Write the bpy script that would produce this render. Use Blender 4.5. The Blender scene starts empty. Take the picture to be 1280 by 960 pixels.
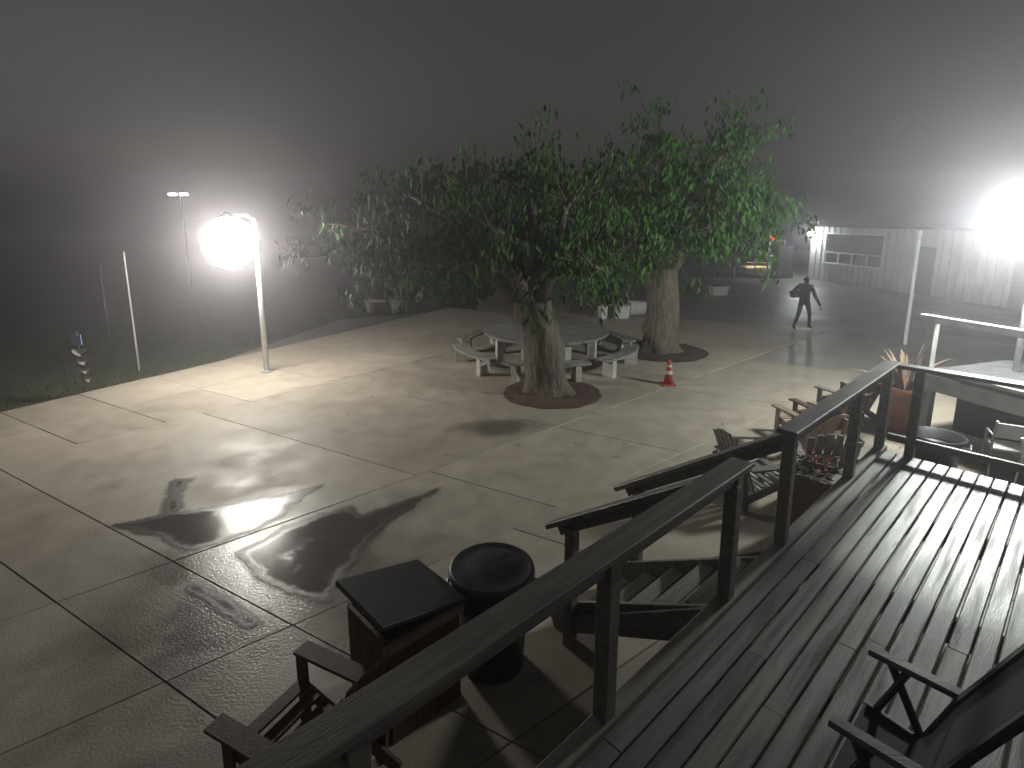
import bpy, bmesh, math, random
from mathutils import Vector, Matrix
R = math.radians
random.seed(7)
sc = bpy.context.scene
C = sc.collection

# ------------------------------------------------------------------ camera
CAM_H = 3.6
cd = bpy.data.cameras.new('camera'); cam = bpy.data.objects.new('camera', cd); C.objects.link(cam)
cam.location = (0, 0, CAM_H); cam.rotation_euler = (R(90 - 11), 0, 0)
cd.sensor_width = 36; cd.lens = 36 * 700 / 1280; cd.shift_y = -74 / 1280
cd.clip_start = 0.05; cd.clip_end = 800
sc.camera = cam
# ------------------------------------------------------------------ world: last dark before dawn
w = bpy.data.worlds.new('World'); sc.world = w; w.use_nodes = True
wn = w.node_tree.nodes; wl = w.node_tree.links
bg = wn['Background']; sky = wn.new('ShaderNodeTexSky'); sky.sky_type = 'NISHITA'; sky.sun_disc = False
sky.sun_elevation = R(1.0); sky.sun_rotation = R(100); sky.air_density = 1.0; sky.dust_density = 3.0
hs = wn.new('ShaderNodeHueSaturation'); hs.inputs['Saturation'].default_value = 0.22
wl.new(sky.outputs[0], hs.inputs['Color']); wl.new(hs.outputs[0], bg.inputs[0]); bg.inputs[1].default_value = 0.065
sd = bpy.data.lights.new('sun', 'SUN'); sd.energy = 0.02; sd.angle = R(15); sd.color = (1, .95, .9)
so = bpy.data.objects.new('sun', sd); C.objects.link(so); so.rotation_euler = (R(80), 0, R(-100 + 180))
sc.view_settings.view_transform = 'Standard'; sc.view_settings.look = 'None'
sc.view_settings.exposure = 0.35; sc.view_settings.gamma = 1.0; sc.view_settings.use_curve_mapping = False
sc.cycles.use_denoising = True
sc.cycles.volume_bounces = 0; sc.cycles.max_bounces = 5; sc.cycles.diffuse_bounces = 2; sc.cycles.glossy_bounces = 3
sc.cycles.sample_clamp_indirect = 4
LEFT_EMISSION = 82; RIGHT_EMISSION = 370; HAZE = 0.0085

# ------------------------------------------------------------------ materials
def mat(name, col, rough=.7, col2=None, scale=6, bump=0, bscale=40, metal=0, rvar=0, stretch=None, spec=.5, detail=6, coat=0, ang=None, vary=0):
    m = bpy.data.materials.new(name); m.use_nodes = True
    n = m.node_tree.nodes; l = m.node_tree.links; b = n['Principled BSDF']
    b.inputs['Base Color'].default_value = (*col, 1); b.inputs['Roughness'].default_value = rough
    b.inputs['Metallic'].default_value = metal; b.inputs['Specular IOR Level'].default_value = spec
    b.inputs['Coat Weight'].default_value = coat; b.inputs['Coat Roughness'].default_value = .15
    tc = n.new('ShaderNodeTexCoord'); mp = n.new('ShaderNodeMapping'); l.new(tc.outputs['Object'], mp.inputs[0])
    if stretch and ang is None: mp.inputs['Scale'].default_value = stretch
    if ang is not None:
        mp.vector_type = 'TEXTURE'; mp.inputs['Rotation'].default_value = (0, 0, ang); mp.inputs['Scale'].default_value = tuple(1 / v for v in stretch)
    if col2 or rvar:
        t = n.new('ShaderNodeTexNoise'); t.inputs['Scale'].default_value = scale; t.inputs['Detail'].default_value = detail
        l.new(mp.outputs[0], t.inputs[0])
        if col2:
            r = n.new('ShaderNodeValToRGB'); r.color_ramp.elements[0].position = .32; r.color_ramp.elements[1].position = .68
            r.color_ramp.elements[0].color = (*col, 1); r.color_ramp.elements[1].color = (*col2, 1)
            l.new(t.outputs[0], r.inputs[0]); l.new(r.outputs[0], b.inputs['Base Color'])
        if rvar:
            mr = n.new('ShaderNodeMapRange'); mr.inputs[1].default_value = .3; mr.inputs[2].default_value = .7
            mr.inputs[3].default_value = rough - rvar; mr.inputs[4].default_value = rough + rvar
            t2 = n.new('ShaderNodeTexNoise'); t2.inputs['Scale'].default_value = scale * .55; t2.inputs['Detail'].default_value = 4
            l.new(mp.outputs[0], t2.inputs[0]); l.new(t2.outputs[0], mr.inputs[0]); l.new(mr.outputs[0], b.inputs['Roughness'])
    if vary:
        src = b.inputs['Base Color'].links[0].from_socket; oi = n.new('ShaderNodeObjectInfo'); hv = n.new('ShaderNodeHueSaturation'); mv = n.new('ShaderNodeMapRange')
        mv.inputs[3].default_value = 1 - vary; mv.inputs[4].default_value = 1 + vary; l.new(oi.outputs['Random'], mv.inputs[0]); l.new(mv.outputs[0], hv.inputs['Value'])
        l.new(src, hv.inputs['Color']); l.new(hv.outputs[0], b.inputs['Base Color'])
    if bump:
        t = n.new('ShaderNodeTexNoise'); t.inputs['Scale'].default_value = bscale; t.inputs['Detail'].default_value = 8
        l.new(mp.outputs[0], t.inputs[0]); bp = n.new('ShaderNodeBump'); bp.inputs['Strength'].default_value = bump
        bp.inputs['Distance'].default_value = .02
        l.new(t.outputs[0], bp.inputs['Height']); l.new(bp.outputs[0], b.inputs['Normal'])
    return m
def emit(name, col, s):
    m = bpy.data.materials.new(name); m.use_nodes = True; b = m.node_tree.nodes['Principled BSDF']
    b.inputs['Base Color'].default_value = (0, 0, 0, 1)
    b.inputs['Emission Color'].default_value = (*col, 1); b.inputs['Emission Strength'].default_value = s
    return m

def concrete_mat():
    """weathered slab concrete, damp film with drier islands (world coordinates so stains run across slabs)"""
    m = bpy.data.materials.new('concrete'); m.use_nodes = True
    n = m.node_tree.nodes; l = m.node_tree.links; b = n['Principled BSDF']
    g = n.new('ShaderNodeNewGeometry')
    def noise(s, d=6, dist=0):
        t = n.new('ShaderNodeTexNoise'); t.inputs['Scale'].default_value = s; t.inputs['Detail'].default_value = d
        t.inputs['Distortion'].default_value = dist; l.new(g.outputs['Position'], t.inputs[0]); return t
    def ramp(src, p0, c0, p1, c1):
        r = n.new('ShaderNodeValToRGB'); e = r.color_ramp.elements
        e[0].position = p0; e[1].position = p1; e[0].color = (*c0, 1); e[1].color = (*c1, 1); l.new(src, r.inputs[0]); return r
    def mix(kind, fac, a, c):
        x = n.new('ShaderNodeMixRGB'); x.blend_type = kind
        if isinstance(fac, float): x.inputs[0].default_value = fac
        else: l.new(fac, x.inputs[0])
        l.new(a, x.inputs[1]); l.new(c, x.inputs[2]); return x
    big = ramp(noise(.55, 5, .6).outputs[0], .3, (.37, .325, .265), .7, (.44, .385, .315))
    mid = ramp(noise(3.2, 8, .3).outputs[0], .35, (.62, .61, .6), .65, (1, 1, 1))
    fine = ramp(noise(60, 4).outputs[0], .3, (.7, .7, .7), .7, (1, 1, 1))
    c = mix('MULTIPLY', .45, big.outputs[0], mid.outputs[0]); c = mix('MULTIPLY', .6, c.outputs[0], fine.outputs[0])
    st = ramp(noise(1.1, 7, 1.2).outputs[0], .60, (1, 1, 1), .74, (.62, .6, .58))
    c = mix('MULTIPLY', .5, c.outputs[0], st.outputs[0])
    oi = n.new('ShaderNodeObjectInfo'); ov = n.new('ShaderNodeMapRange'); ov.inputs[3].default_value = .86; ov.inputs[4].default_value = 1.06; l.new(oi.outputs['Random'], ov.inputs[0])
    cm = n.new('ShaderNodeCombineColor')
    for k in range(3): l.new(ov.outputs[0], cm.inputs[k])
    c = mix('MULTIPLY', 1.0, c.outputs[0], cm.outputs[0])
    # damp zone in front of the deck: a real wet stain round (-2.6, 5.2)
    vm = n.new('ShaderNodeVectorMath'); vm.operation = 'DISTANCE'; vm.inputs[1].default_value = (-2.3, 5.0, 0)
    l.new(g.outputs['Position'], vm.inputs[0])
    ad = n.new('ShaderNodeMath'); ad.operation = 'MULTIPLY_ADD'; ad.inputs[1].default_value = 2.6; 
    l.new(noise(1.0, 6, .5).outputs[0], ad.inputs[0]); l.new(vm.outputs['Value'], ad.inputs[2])
    wet = n.new('ShaderNodeMapRange'); wet.inputs[1].default_value = 2.1; wet.inputs[2].default_value = 3.4
    wet.inputs[3].default_value = 1; wet.inputs[4].default_value = 0; l.new(ad.outputs[0], wet.inputs[0])
    wc = n.new('ShaderNodeMixRGB'); wc.blend_type = 'MULTIPLY'; wc.inputs[2].default_value = (.5, .5, .5, 1)
    l.new(wet.outputs[0], wc.inputs[0]); l.new(c.outputs[0], wc.inputs[1]); l.new(wc.outputs[0], b.inputs['Base Color'])
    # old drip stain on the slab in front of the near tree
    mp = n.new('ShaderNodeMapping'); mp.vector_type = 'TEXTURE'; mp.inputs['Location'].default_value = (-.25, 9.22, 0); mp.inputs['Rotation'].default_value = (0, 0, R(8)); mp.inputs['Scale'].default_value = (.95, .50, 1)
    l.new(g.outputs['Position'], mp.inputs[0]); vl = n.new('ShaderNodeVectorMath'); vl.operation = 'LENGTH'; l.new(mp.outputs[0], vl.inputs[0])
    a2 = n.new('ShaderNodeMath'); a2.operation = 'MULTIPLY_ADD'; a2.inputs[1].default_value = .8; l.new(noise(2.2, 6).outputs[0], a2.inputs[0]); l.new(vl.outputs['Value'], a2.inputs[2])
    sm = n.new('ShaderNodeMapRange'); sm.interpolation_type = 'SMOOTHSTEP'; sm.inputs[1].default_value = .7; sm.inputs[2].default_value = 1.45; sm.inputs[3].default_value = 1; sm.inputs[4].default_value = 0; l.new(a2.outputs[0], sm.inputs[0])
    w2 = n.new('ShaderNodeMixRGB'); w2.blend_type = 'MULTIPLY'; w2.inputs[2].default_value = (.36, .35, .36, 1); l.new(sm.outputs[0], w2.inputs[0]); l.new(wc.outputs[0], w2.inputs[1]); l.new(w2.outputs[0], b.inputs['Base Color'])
    rr = n.new('ShaderNodeMapRange'); rr.inputs[1].default_value = .3; rr.inputs[2].default_value = .7
    rr.inputs[3].default_value = .42; rr.inputs[4].default_value = .72; l.new(noise(1.6, 5).outputs[0], rr.inputs[0])
    rm = n.new('ShaderNodeMix'); rm.data_type = 'FLOAT'; l.new(wet.outputs[0], rm.inputs[0]); l.new(rr.outputs[0], rm.inputs[2])
    rm.inputs[3].default_value = .22; l.new(rm.outputs[0], b.inputs['Roughness'])
    bp = n.new('ShaderNodeBump'); bp.inputs['Strength'].default_value = .35; bp.inputs['Distance'].default_value = .01
    l.new(noise(45, 8).outputs[0], bp.inputs['Height']); l.new(bp.outputs[0], b.inputs['Normal'])
    return m

DA = math.atan2(.687, .727)
M = dict(
    concrete=concrete_mat(),
    dim_paving=mat('dim_paving', (.20, .188, .168), .42, (.27, .25, .22), 1.2, .4, 60, rvar=.12),  # darker tone carries the weaker light on the far pavement
    soil=mat('dark_lawn', (.018, .024, .012), .9, (.04, .045, .022), 2.5, .8, 12),
    grassblade=mat('grass_blade', (.014, .022, .008), .8, (.028, .038, .014), 4),
    mulch=mat('mulch', (.045, .025, .018), .9, (.10, .06, .045), 14, .9, 30),
    joint=mat('joint', (.09, .085, .075), .85, (.16, .15, .13), 8),
    deck=mat('deck_board', (.13, .134, .124), .38, (.21, .212, .192), 5, .14, 30, rvar=.15, vary=.25, stretch=(.5, 6, 6), ang=DA),
    rail=mat('rail_wood', (.11, .105, .094), .5, (.20, .188, .168), 5, .1, 25, rvar=.1, stretch=(.6, 5, 5), ang=DA),
    railg=mat('rail_wood_across', (.11, .105, .094), .5, (.20, .188, .168), 5, .1, 25, rvar=.1, stretch=(5, .6, 5), ang=DA),
    step=mat('step_wood', (.13, .12, .105), .5, (.22, .20, .17), 5, .3, 25, stretch=(.7, 6, 6), ang=DA),
    bark=mat('bark', (.06, .052, .042), .9, (.16, .138, .108), 11, 1.0, 16, stretch=(2.2, 2.2, .5)),
    leaf=mat('leaf', (.025, .075, .012), .6, (.05, .125, .022), 3, spec=.15),
    leafdark=mat('leaf_dark', (.012, .02, .010), .8, (.025, .035, .016), 2),
    pale=mat('pale_concrete', (.30, .30, .275), .7, (.46, .455, .42), 7, .3, 30),
    tablewood=mat('table_top', (.11, .108, .105), .6, (.19, .185, .175), 5, .3, 25),
    bench=mat('bench_wood', (.14, .135, .125), .6, (.25, .235, .21), 6, .3, 25),
    orange=mat('cone_orange', (.38, .05, .03), .6, (.30, .04, .025), 9),
    white=mat('white_paint', (.72, .72, .70), .5, (.55, .55, .53), 6),
    offwhite=mat('weathered_white', (.34, .35, .32), .6, (.48, .49, .45), 5, .2, 20),
    siding=mat('siding', (.40, .40, .385), .65, (.54, .54, .52), 2.5, .15, 20, stretch=(1, 1, .3)),
    greyside=mat('grey_siding', (.022, .025, .027), .7, (.035, .038, .04), 3, .1, 20),
    darkglass=mat('dark_glass', (.012, .013, .014), .12),
    roof=mat('roof', (.05, .05, .052), .7, (.08, .08, .08), 4),
    metal=mat('galvanised', (.42, .43, .43), .45, (.55, .55, .54), 5, metal=.6),
    blackm=mat('black_metal', (.02, .02, .022), .45),
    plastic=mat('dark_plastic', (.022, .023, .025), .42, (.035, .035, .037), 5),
    terra=mat('terracotta', (.42, .17, .08), .75, (.55, .25, .13), 6, .25, 25),
    dry=mat('dry_frond', (.12, .075, .045), .8, (.20, .13, .08), 5),
    redwood=mat('red_wood', (.055, .026, .018), .6, (.10, .048, .03), 5, .3, 25, stretch=(5, 5, .8)),
    tan=mat('tan_wood', (.19, .14, .09), .6, (.28, .21, .14), 5, .3, 25),
    sling=mat('sling', (.020, .022, .028), .75, (.03, .031, .038), 30),
    cloth=mat('jacket', (.010, .0095, .011), .9, (.016, .015, .017), 20, spec=.2),
    jeans=mat('trousers', (.014, .015, .019), .85, (.022, .023, .028), 20),
    skin=mat('skin', (.30, .19, .14), .6),
    bag=mat('bag', (.035, .014, .016), .8, (.05, .022, .024), 12),
    flower=mat('flower', (.45, .05, .06), .6, (.60, .12, .12), 9),
    blue=mat('sign_blue', (.10, .16, .30), .5, (.14, .20, .34), 6),
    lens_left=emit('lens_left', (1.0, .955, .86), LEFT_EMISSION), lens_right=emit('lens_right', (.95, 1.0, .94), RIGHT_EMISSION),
    red_led=emit('red_lamp', (1, .03, .02), 5), eave_lamp=emit('eave_lamp', (.95, 1, 1), 800), small_lamp=emit('small_lamp', (1, .98, .95), 25), warm_lamp=emit('warm_lamp', (1, .72, .35), 2),
)
def water_mat():
    m = bpy.data.materials.new('water_film'); m.use_nodes = True; n = m.node_tree.nodes; l = m.node_tree.links; b = n['Principled BSDF']
    g = n.new('ShaderNodeNewGeometry'); at_ = n.new('ShaderNodeAttribute'); at_.attribute_name = 'depth'
    def noise(s, d): t = n.new('ShaderNodeTexNoise'); t.inputs['Roughness'].default_value = .68; t.inputs['Scale'].default_value = s; t.inputs['Detail'].default_value = d; l.new(g.outputs['Position'], t.inputs[0]); return t
    def rng(src, a, b_, c=0., d=1.):
        q = n.new('ShaderNodeMapRange'); q.interpolation_type = 'SMOOTHSTEP'
        for k, v in zip((1, 2, 3, 4), (a, b_, c, d)): q.inputs[k].default_value = v
        l.new(src, q.inputs[0]); return q
    ad = n.new('ShaderNodeMath'); ad.operation = 'MULTIPLY_ADD'; ad.inputs[1].default_value = 1.0; l.new(noise(3.2, 10).outputs[0], ad.inputs[0]); l.new(at_.outputs['Fac'], ad.inputs[2])
    alpha = rng(ad.outputs[0], .84, 1.22); deep = rng(ad.outputs[0], 1.08, 1.55)
    b.inputs['Base Color'].default_value = (.085, .076, .064, 1); b.inputs['IOR'].default_value = 1.33
    ro = rng(deep.outputs[0], 0, 1, .34, .16); l.new(ro.outputs[0], b.inputs['Roughness'])
    bp = n.new('ShaderNodeBump'); bp.inputs['Distance'].default_value = .01; l.new(noise(50, 6).outputs[0], bp.inputs['Height']); l.new(bp.outputs[0], b.inputs['Normal'])
    bs = rng(deep.outputs[0], 0, 1, .3, .05); l.new(bs.outputs[0], bp.inputs['Strength'])
    tr = n.new('ShaderNodeBsdfTransparent'); mx = n.new('ShaderNodeMixShader'); l.new(alpha.outputs[0], mx.inputs[0]); l.new(tr.outputs[0], mx.inputs[1]); l.new(b.outputs[0], mx.inputs[2]); l.new(mx.outputs[0], n['Material Output'].inputs[0])
    return m
M['water'] = water_mat()

# ------------------------------------------------------------------ helpers
class MB:
    def __init__(s): s.v = []; s.f = []; s.smooth = False
    def add(s, vs, fs):
        o = len(s.v); s.v += [tuple(p) for p in vs]; s.f += [tuple(i + o for i in f) for f in fs]; return s
    def box(s, c, d, rz=0, m=None, bev=0):
        """centre, full size; optional matrix; small chamfer on the vertical-facing long edges"""
        x, y, z = d[0] / 2, d[1] / 2, d[2] / 2
        if bev:
            b = min(bev, x * .9, y * .9, z * .9); P = []
            prof = [(-y, -z + b), (-y, z - b), (-y + b, z), (y - b, z), (y, z - b), (y, -z + b), (y - b, -z), (-y + b, -z)]
            if x < y: pass
            for sx in (-x, x):
                for (py, pz) in prof: P.append(Vector((sx, py, pz)))
            F = [(i, (i + 1) % 8, 8 + (i + 1) % 8, 8 + i) for i in range(8)] + [tuple(range(7, -1, -1)), tuple(range(8, 16))]
        else:
            P = [Vector((a * x, b_ * y, c_ * z)) for a in (-1, 1) for b_ in (-1, 1) for c_ in (-1, 1)]
            F = [(0, 1, 3, 2), (4, 6, 7, 5), (0, 4, 5, 1), (2, 3, 7, 6), (0, 2, 6, 4), (1, 5, 7, 3)]
        mm = m if m is not None else Matrix.Rotation(rz, 4, 'Z')
        return s.add([Vector(c) + (mm.to_3x3() @ p) for p in P], F)
    def bar(s, a, b, wd, th, up=(0, 0, 1), bev=0):
        a = Vector(a); b = Vector(b); x = (b - a); L = x.length; x.normalize(); z = Vector(up); y = z.cross(x)
        if y.length < 1e-4: y = Vector((0, 1, 0)).cross(x)
        y.normalize(); z = x.cross(y); mm = Matrix((x, y, z)).transposed()
        return s.box((a + b) / 2, (L, wd, th), m=mm.to_4x4(), bev=bev)
    def tube(s, pts, rad, n=8, caps=True):
        pts = [Vector(p) for p in pts]; rad = rad if isinstance(rad, (list, tuple)) else [rad] * len(pts); V = []
        for i, p in enumerate(pts):
            d = (pts[min(i + 1, len(pts) - 1)] - pts[max(i - 1, 0)]).normalized()
            u = d.cross(Vector((0, 0, 1)) if abs(d.z) < .95 else Vector((1, 0, 0))).normalized(); v = d.cross(u)
            if abs(d.z) >= .95:
                u = Vector((1, 0, 0)); u = (u - d * u.dot(d)).normalized(); v = d.cross(u)
            for k in range(n):
                a = 2 * math.pi * k / n; V.append(p + (u * math.cos(a) + v * math.sin(a)) * rad[i])
        F = [(i * n + k, i * n + (k + 1) % n, (i + 1) * n + (k + 1) % n, (i + 1) * n + k) for i in range(len(pts) - 1) for k in range(n)]
        if caps: F += [tuple(range(n - 1, -1, -1)), tuple(range((len(pts) - 1) * n, len(pts) * n))]
        return s.add(V, F)
    def lathe(s, prof, n=24, c=(0, 0, 0)):
        V = [(c[0] + r * math.cos(2 * math.pi * k / n), c[1] + r * math.sin(2 * math.pi * k / n), c[2] + z) for r, z in prof for k in range(n)]
        F = [(i * n + k, i * n + (k + 1) % n, (i + 1) * n + (k + 1) % n, (i + 1) * n + k) for i in range(len(prof) - 1) for k in range(n)]
        F += [tuple(range(n - 1, -1, -1)), tuple(range((len(prof) - 1) * n, len(prof) * n))]
        return s.add(V, F)
    def prism(s, poly, z0, z1):
        n = len(poly)
        return s.add([(x, y, z0) for x, y in poly] + [(x, y, z1) for x, y in poly],
                     [tuple(range(n - 1, -1, -1)), tuple(range(n, 2 * n))] + [(i, (i + 1) % n, n + (i + 1) % n, n + i) for i in range(n)])
    def build(s, name, material, parent=None, smooth=False, kind=None):
        me = bpy.data.meshes.new(name); me.from_pydata(s.v, [], s.f); me.validate()
        bm = bmesh.new(); bm.from_mesh(me); bmesh.ops.recalc_face_normals(bm, faces=bm.faces); bm.to_mesh(me); bm.free()
        me.materials.append(M[material])
        if smooth:
            for p in me.polygons: p.use_smooth = len(p.vertices) == 4
        o = bpy.data.objects.new(name, me); C.objects.link(o); o.parent = parent
        if kind: o['kind'] = kind
        return o
def tag(o, label, cat, group=None):
    o['label'] = label; o['category'] = cat
    if group: o['group'] = group
    return o
def thing(name, label, cat, loc=(0, 0, 0), rz=0, group=None):
    o = bpy.data.objects.new(name, None); C.objects.link(o); o.location = loc; o.rotation_euler = (0, 0, rz)
    o.empty_display_size = .2
    return tag(o, label, cat, group)
def struct(o): o['kind'] = 'structure'; return o
def dup(root, loc, rz, label=None, group=None, scale=None):
    r = root.copy(); C.objects.link(r); r.location = loc; r.rotation_euler = (0, 0, rz)
    if scale: r.scale = (scale,) * 3
    if label: r['label'] = label
    if group: r['group'] = group
    for ch in [c for c in root.children]:
        c = ch.copy(); C.objects.link(c); c.parent = r
        for g in [x for x in ch.children]:
            d = g.copy(); C.objects.link(d); d.parent = c
    return r

# ------------------------------------------------------------------ ground
struct(MB().add([(-300, -60, -.06), (300, -60, -.06), (300, 400, -.06), (-300, 400, -.06)], [(0, 1, 2, 3)]).build('ground', 'soil'))
# pavement continuing past the slabs, its dimmer lighting put into a darker colour
paving = MB().add([(-1.5, 22.4, 0), (1, 16, 0), (4.5, 9.5, 0), (9, 2, 0), (60, -10, 0), (60, 60, 0), (4, 60, 0)], [(0, 1, 2, 3, 4, 5, 6)]).build('dim_paving_yard', 'dim_paving'); struct(paving); paving.location.z = -.016

# concrete slabs laid between the joints seen in the photograph
nv = Vector((.5, .866)); dv = Vector((.866, -.5))
def uline(p, ang): return Vector(p), Vector((math.cos(R(ang)), math.sin(R(ang))))
def hit(ul, c):                       # where a long joint meets the cross joint at offset c
    p, d = ul; t = (c - p.dot(nv)) / d.dot(nv); return p + d * t
U = [uline((-9.6, 9.9), 60), uline((-7.91, 9.63), 55), uline((-6.32, 9.24), 49), uline((-3.89, 5.1), 41.6), uline((-2.6, 3.9), 39), uline((-.9, 2.6), 37), uline((3.6, -.6), 36)]
VV = [[2.84, 3.84, 5.1, 6.57, 8.39, 10.6, 13.4, 18],
      [1.92, 2.84, 3.84, 5.1, 6.57, 8.39, 10.6, 13.4, 19],
      [-.5, 1.92, 2.84, 5.7, 8.39, 12.6, 20],
      [-2, .9, 1.92, 2.84, 5.9, 8.39, 11.6, 15.0],
      [-2, .9, 1.92, 2.84, 5.2, 8.2, 11.4, 14.2],
      [-2, .9, 2.84, 6.5, 10.4, 13.6]]
court = struct(MB().add([(-14, -3, -.03), (12, -3, -.03), (10.5, 8.8, -.03), (6.63, 13.3, -.03), (-1.3, 22.2, -.03), (-6.1, 19.6, -.03), (-8.7, 8.5, -.03), (-14, 4, -.03)], [tuple(range(8))]).build('courtyard_pavement', 'joint'))
for i, vs in enumerate(VV):
    for a, b in zip(vs[:-1], vs[1:]):
        q = [hit(U[i], a), hit(U[i + 1], a), hit(U[i + 1], b), hit(U[i], b)]
        gp = .004
        def inset(k, g):
            e1 = (q[(k + 1) % 4] - q[k]).normalized(); e0 = (q[k - 1] - q[k]).normalized(); return q[k] + (e1 + e0) * g
        dz = random.uniform(-.003, .003); P = []
        for g, z in ((gp, -.028), (gp, -.009 + dz), (gp + .005, dz)):
            P += [(*inset(k, g), z) for k in range(4)]
        F = [(8, 9, 10, 11)] + [(l * 4 + k, l * 4 + (k + 1) % 4, l * 4 + 4 + (k + 1) % 4, l * 4 + 4 + k) for l in (0, 1) for k in range(4)]
        MB().add(P, F).build('slab', 'concrete', court)

# puddles: thin water films; the point attribute is the water depth, zero at the outline
def seg_dist(p, a, b):
    d = b - a; t_ = max(0, min(1, (p - a).dot(d) / d.length_squared)); return (p - a - d * t_).length
def puddle(pts, z=.0075, step=.04, deep=.16):
    pts = [Vector(p) for p in pts]; n = len(pts); mg = .07
    x0 = min(p.x for p in pts) - mg; x1 = max(p.x for p in pts) + mg; y0 = min(p.y for p in pts) - mg; y1 = max(p.y for p in pts) + mg
    nx = int((x1 - x0) / step) + 1; ny = int((y1 - y0) / step) + 1; idx = {}; V = []; A = []
    for i in range(nx + 1):
        for j in range(ny + 1):
            p = Vector((x0 + i * step, y0 + j * step)); ins = False; k2 = n - 1
            for k in range(n):
                a, b = pts[k], pts[k2]
                if (a.y > p.y) != (b.y > p.y) and p.x < (b.x - a.x) * (p.y - a.y) / (b.y - a.y) + a.x: ins = not ins
                k2 = k
            d = min(seg_dist(p, pts[k], pts[k - 1]) for k in range(n)); d = d if ins else -d
            if d > -mg: idx[(i, j)] = len(V); V.append((p.x, p.y, z)); A.append(max(-1, min(1, d / deep)) * .5 + .5)
    F = [(idx[i, j], idx[i + 1, j], idx[i + 1, j + 1], idx[i, j + 1]) for i in range(nx) for j in range(ny) if all(q in idx for q in ((i, j), (i + 1, j), (i + 1, j + 1), (i, j + 1)))]
    me = bpy.data.meshes.new('puddle'); me.from_pydata(V, [], F); at_ = me.attributes.new('depth', 'FLOAT', 'POINT')
    at_.data.foreach_set('value', A); me.materials.append(M['water'])
    o = bpy.data.objects.new('puddle', me); C.objects.link(o); struct(o)
puddle([(-4.75, 6.05), (-4.31, 6.30), (-4.62, 6.90), (-4.72, 7.27), (-4.45, 7.28), (-4.36, 6.85), (-4.10, 6.40), (-3.77, 6.50), (-3.2, 6.72), (-2.55, 7.08), (-2.80, 6.50), (-2.80, 6.20), (-2.98, 5.93), (-3.28, 5.66), (-3.56, 5.50), (-4.0, 5.78)])
puddle([(-3.02, 5.50), (-2.66, 6.06), (-2.05, 6.55), (-1.85, 6.30), (-.95, 7.0), (-1.50, 6.05), (-1.66, 5.42), (-1.75, 4.70), (-2.2, 4.80), (-2.55, 5.05)], .008)
puddle([(-3.2, 5.02), (-2.75, 4.82), (-2.25, 4.45), (-2.35, 4.36), (-2.85, 4.66), (-3.22, 4.90)], .008, deep=.1)

gr = MB()
for _ in range(5000):
    y = random.uniform(7.5, 21); x = -8.75 + (0.35 if y > 13 else .18) * max(0, y - 9) * .55 - abs(random.gauss(0, 2.2)); h = random.uniform(.03, .09); a = random.uniform(0, 6.28); w_ = .008
    gr.add([(x - w_ * math.cos(a), y - w_ * math.sin(a), -.06), (x + w_ * math.cos(a), y + w_ * math.sin(a), -.06), (x + random.uniform(-.04, .04), y + random.uniform(-.04, .04), -.06 + h)], [(0, 1, 2)])
g_ = gr.build('grass', 'grassblade', kind='stuff'); tag(g_, 'short dark grass along the concrete edge beside the lamp pole', 'grass')
# mulch rings round the trees
def ring_bed(c, r, label):
    pts = []; N = 40
    m = MB(); V = [(0, 0, .05)]; rr = [r * (1 + random.uniform(-.03, .03)) for _ in range(N)]
    for f, z in ((.55, .06), (.85, .045), (1, .012)):
        for k in range(N):
            a = 2 * math.pi * k / N; V.append((math.cos(a) * rr[k] * f, math.sin(a) * rr[k] * f, z + random.uniform(-.012, .012) * (f < 1)))
    F = [(0, 1 + k, 1 + (k + 1) % N) for k in range(N)]
    for l in (0, 1): F += [(1 + l * N + k, 1 + (l + 1) * N + k, 1 + (l + 1) * N + (k + 1) % N, 1 + l * N + (k + 1) % N) for k in range(N)]
    o = m.add(V, F).build('mulch_bed', 'mulch', smooth=True); o.location = (*c, 0); struct(o)
    chips = MB()
    for _ in range(420):
        a = random.uniform(0, 6.28); q = r * math.sqrt(random.random()) * .97
        chips.box((math.cos(a) * q, math.sin(a) * q, .065 - .04 * q / r), (random.uniform(.03, .08), .02, .015), m=Matrix.Rotation(random.uniform(0, 6.28), 4, 'Z') @ Matrix.Rotation(random.uniform(-.5, .5), 4, 'X'))
    ch = chips.build('bark_chips', 'mulch', o, kind='stuff')
ring_bed((.83, 11.12), 1.0, ''); ring_bed((4.05, 14.75), 1.2, '')
ring_bed((-.28, 8.9), .01, '') if False else None
lit = MB()
for _ in range(110):
    cx, cy, sp = random.choice([(.4, 10.6, 2.2), (3.6, 13.8, 2.6), (1.5, 12.5, 3.0)])
    x = random.gauss(cx, sp); y = random.gauss(cy, sp * .8); a = random.uniform(0, 6.28); L = random.uniform(.04, .085)
    if (x - .83) ** 2 + (y - 11.12) ** 2 < 1.1 or (x - 4.05) ** 2 + (y - 14.75) ** 2 < 1.5 or y > 17: continue
    d = Vector((math.cos(a), math.sin(a), 0)) * L; q = Vector((-d.y, d.x, 0)) * .22; o_ = Vector((x, y, .010))
    lit.add([o_, o_ + d * .5 + q + Vector((0, 0, .012)), o_ + d, o_ + d * .5 - q + Vector((0, 0, .006))], [(0, 1, 2), (0, 2, 3)])
lo_ = lit.build('fallen_leaves', 'dry', kind='stuff'); tag(lo_, 'scattered small dry leaves on the concrete under the trees', 'leaves')
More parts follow.
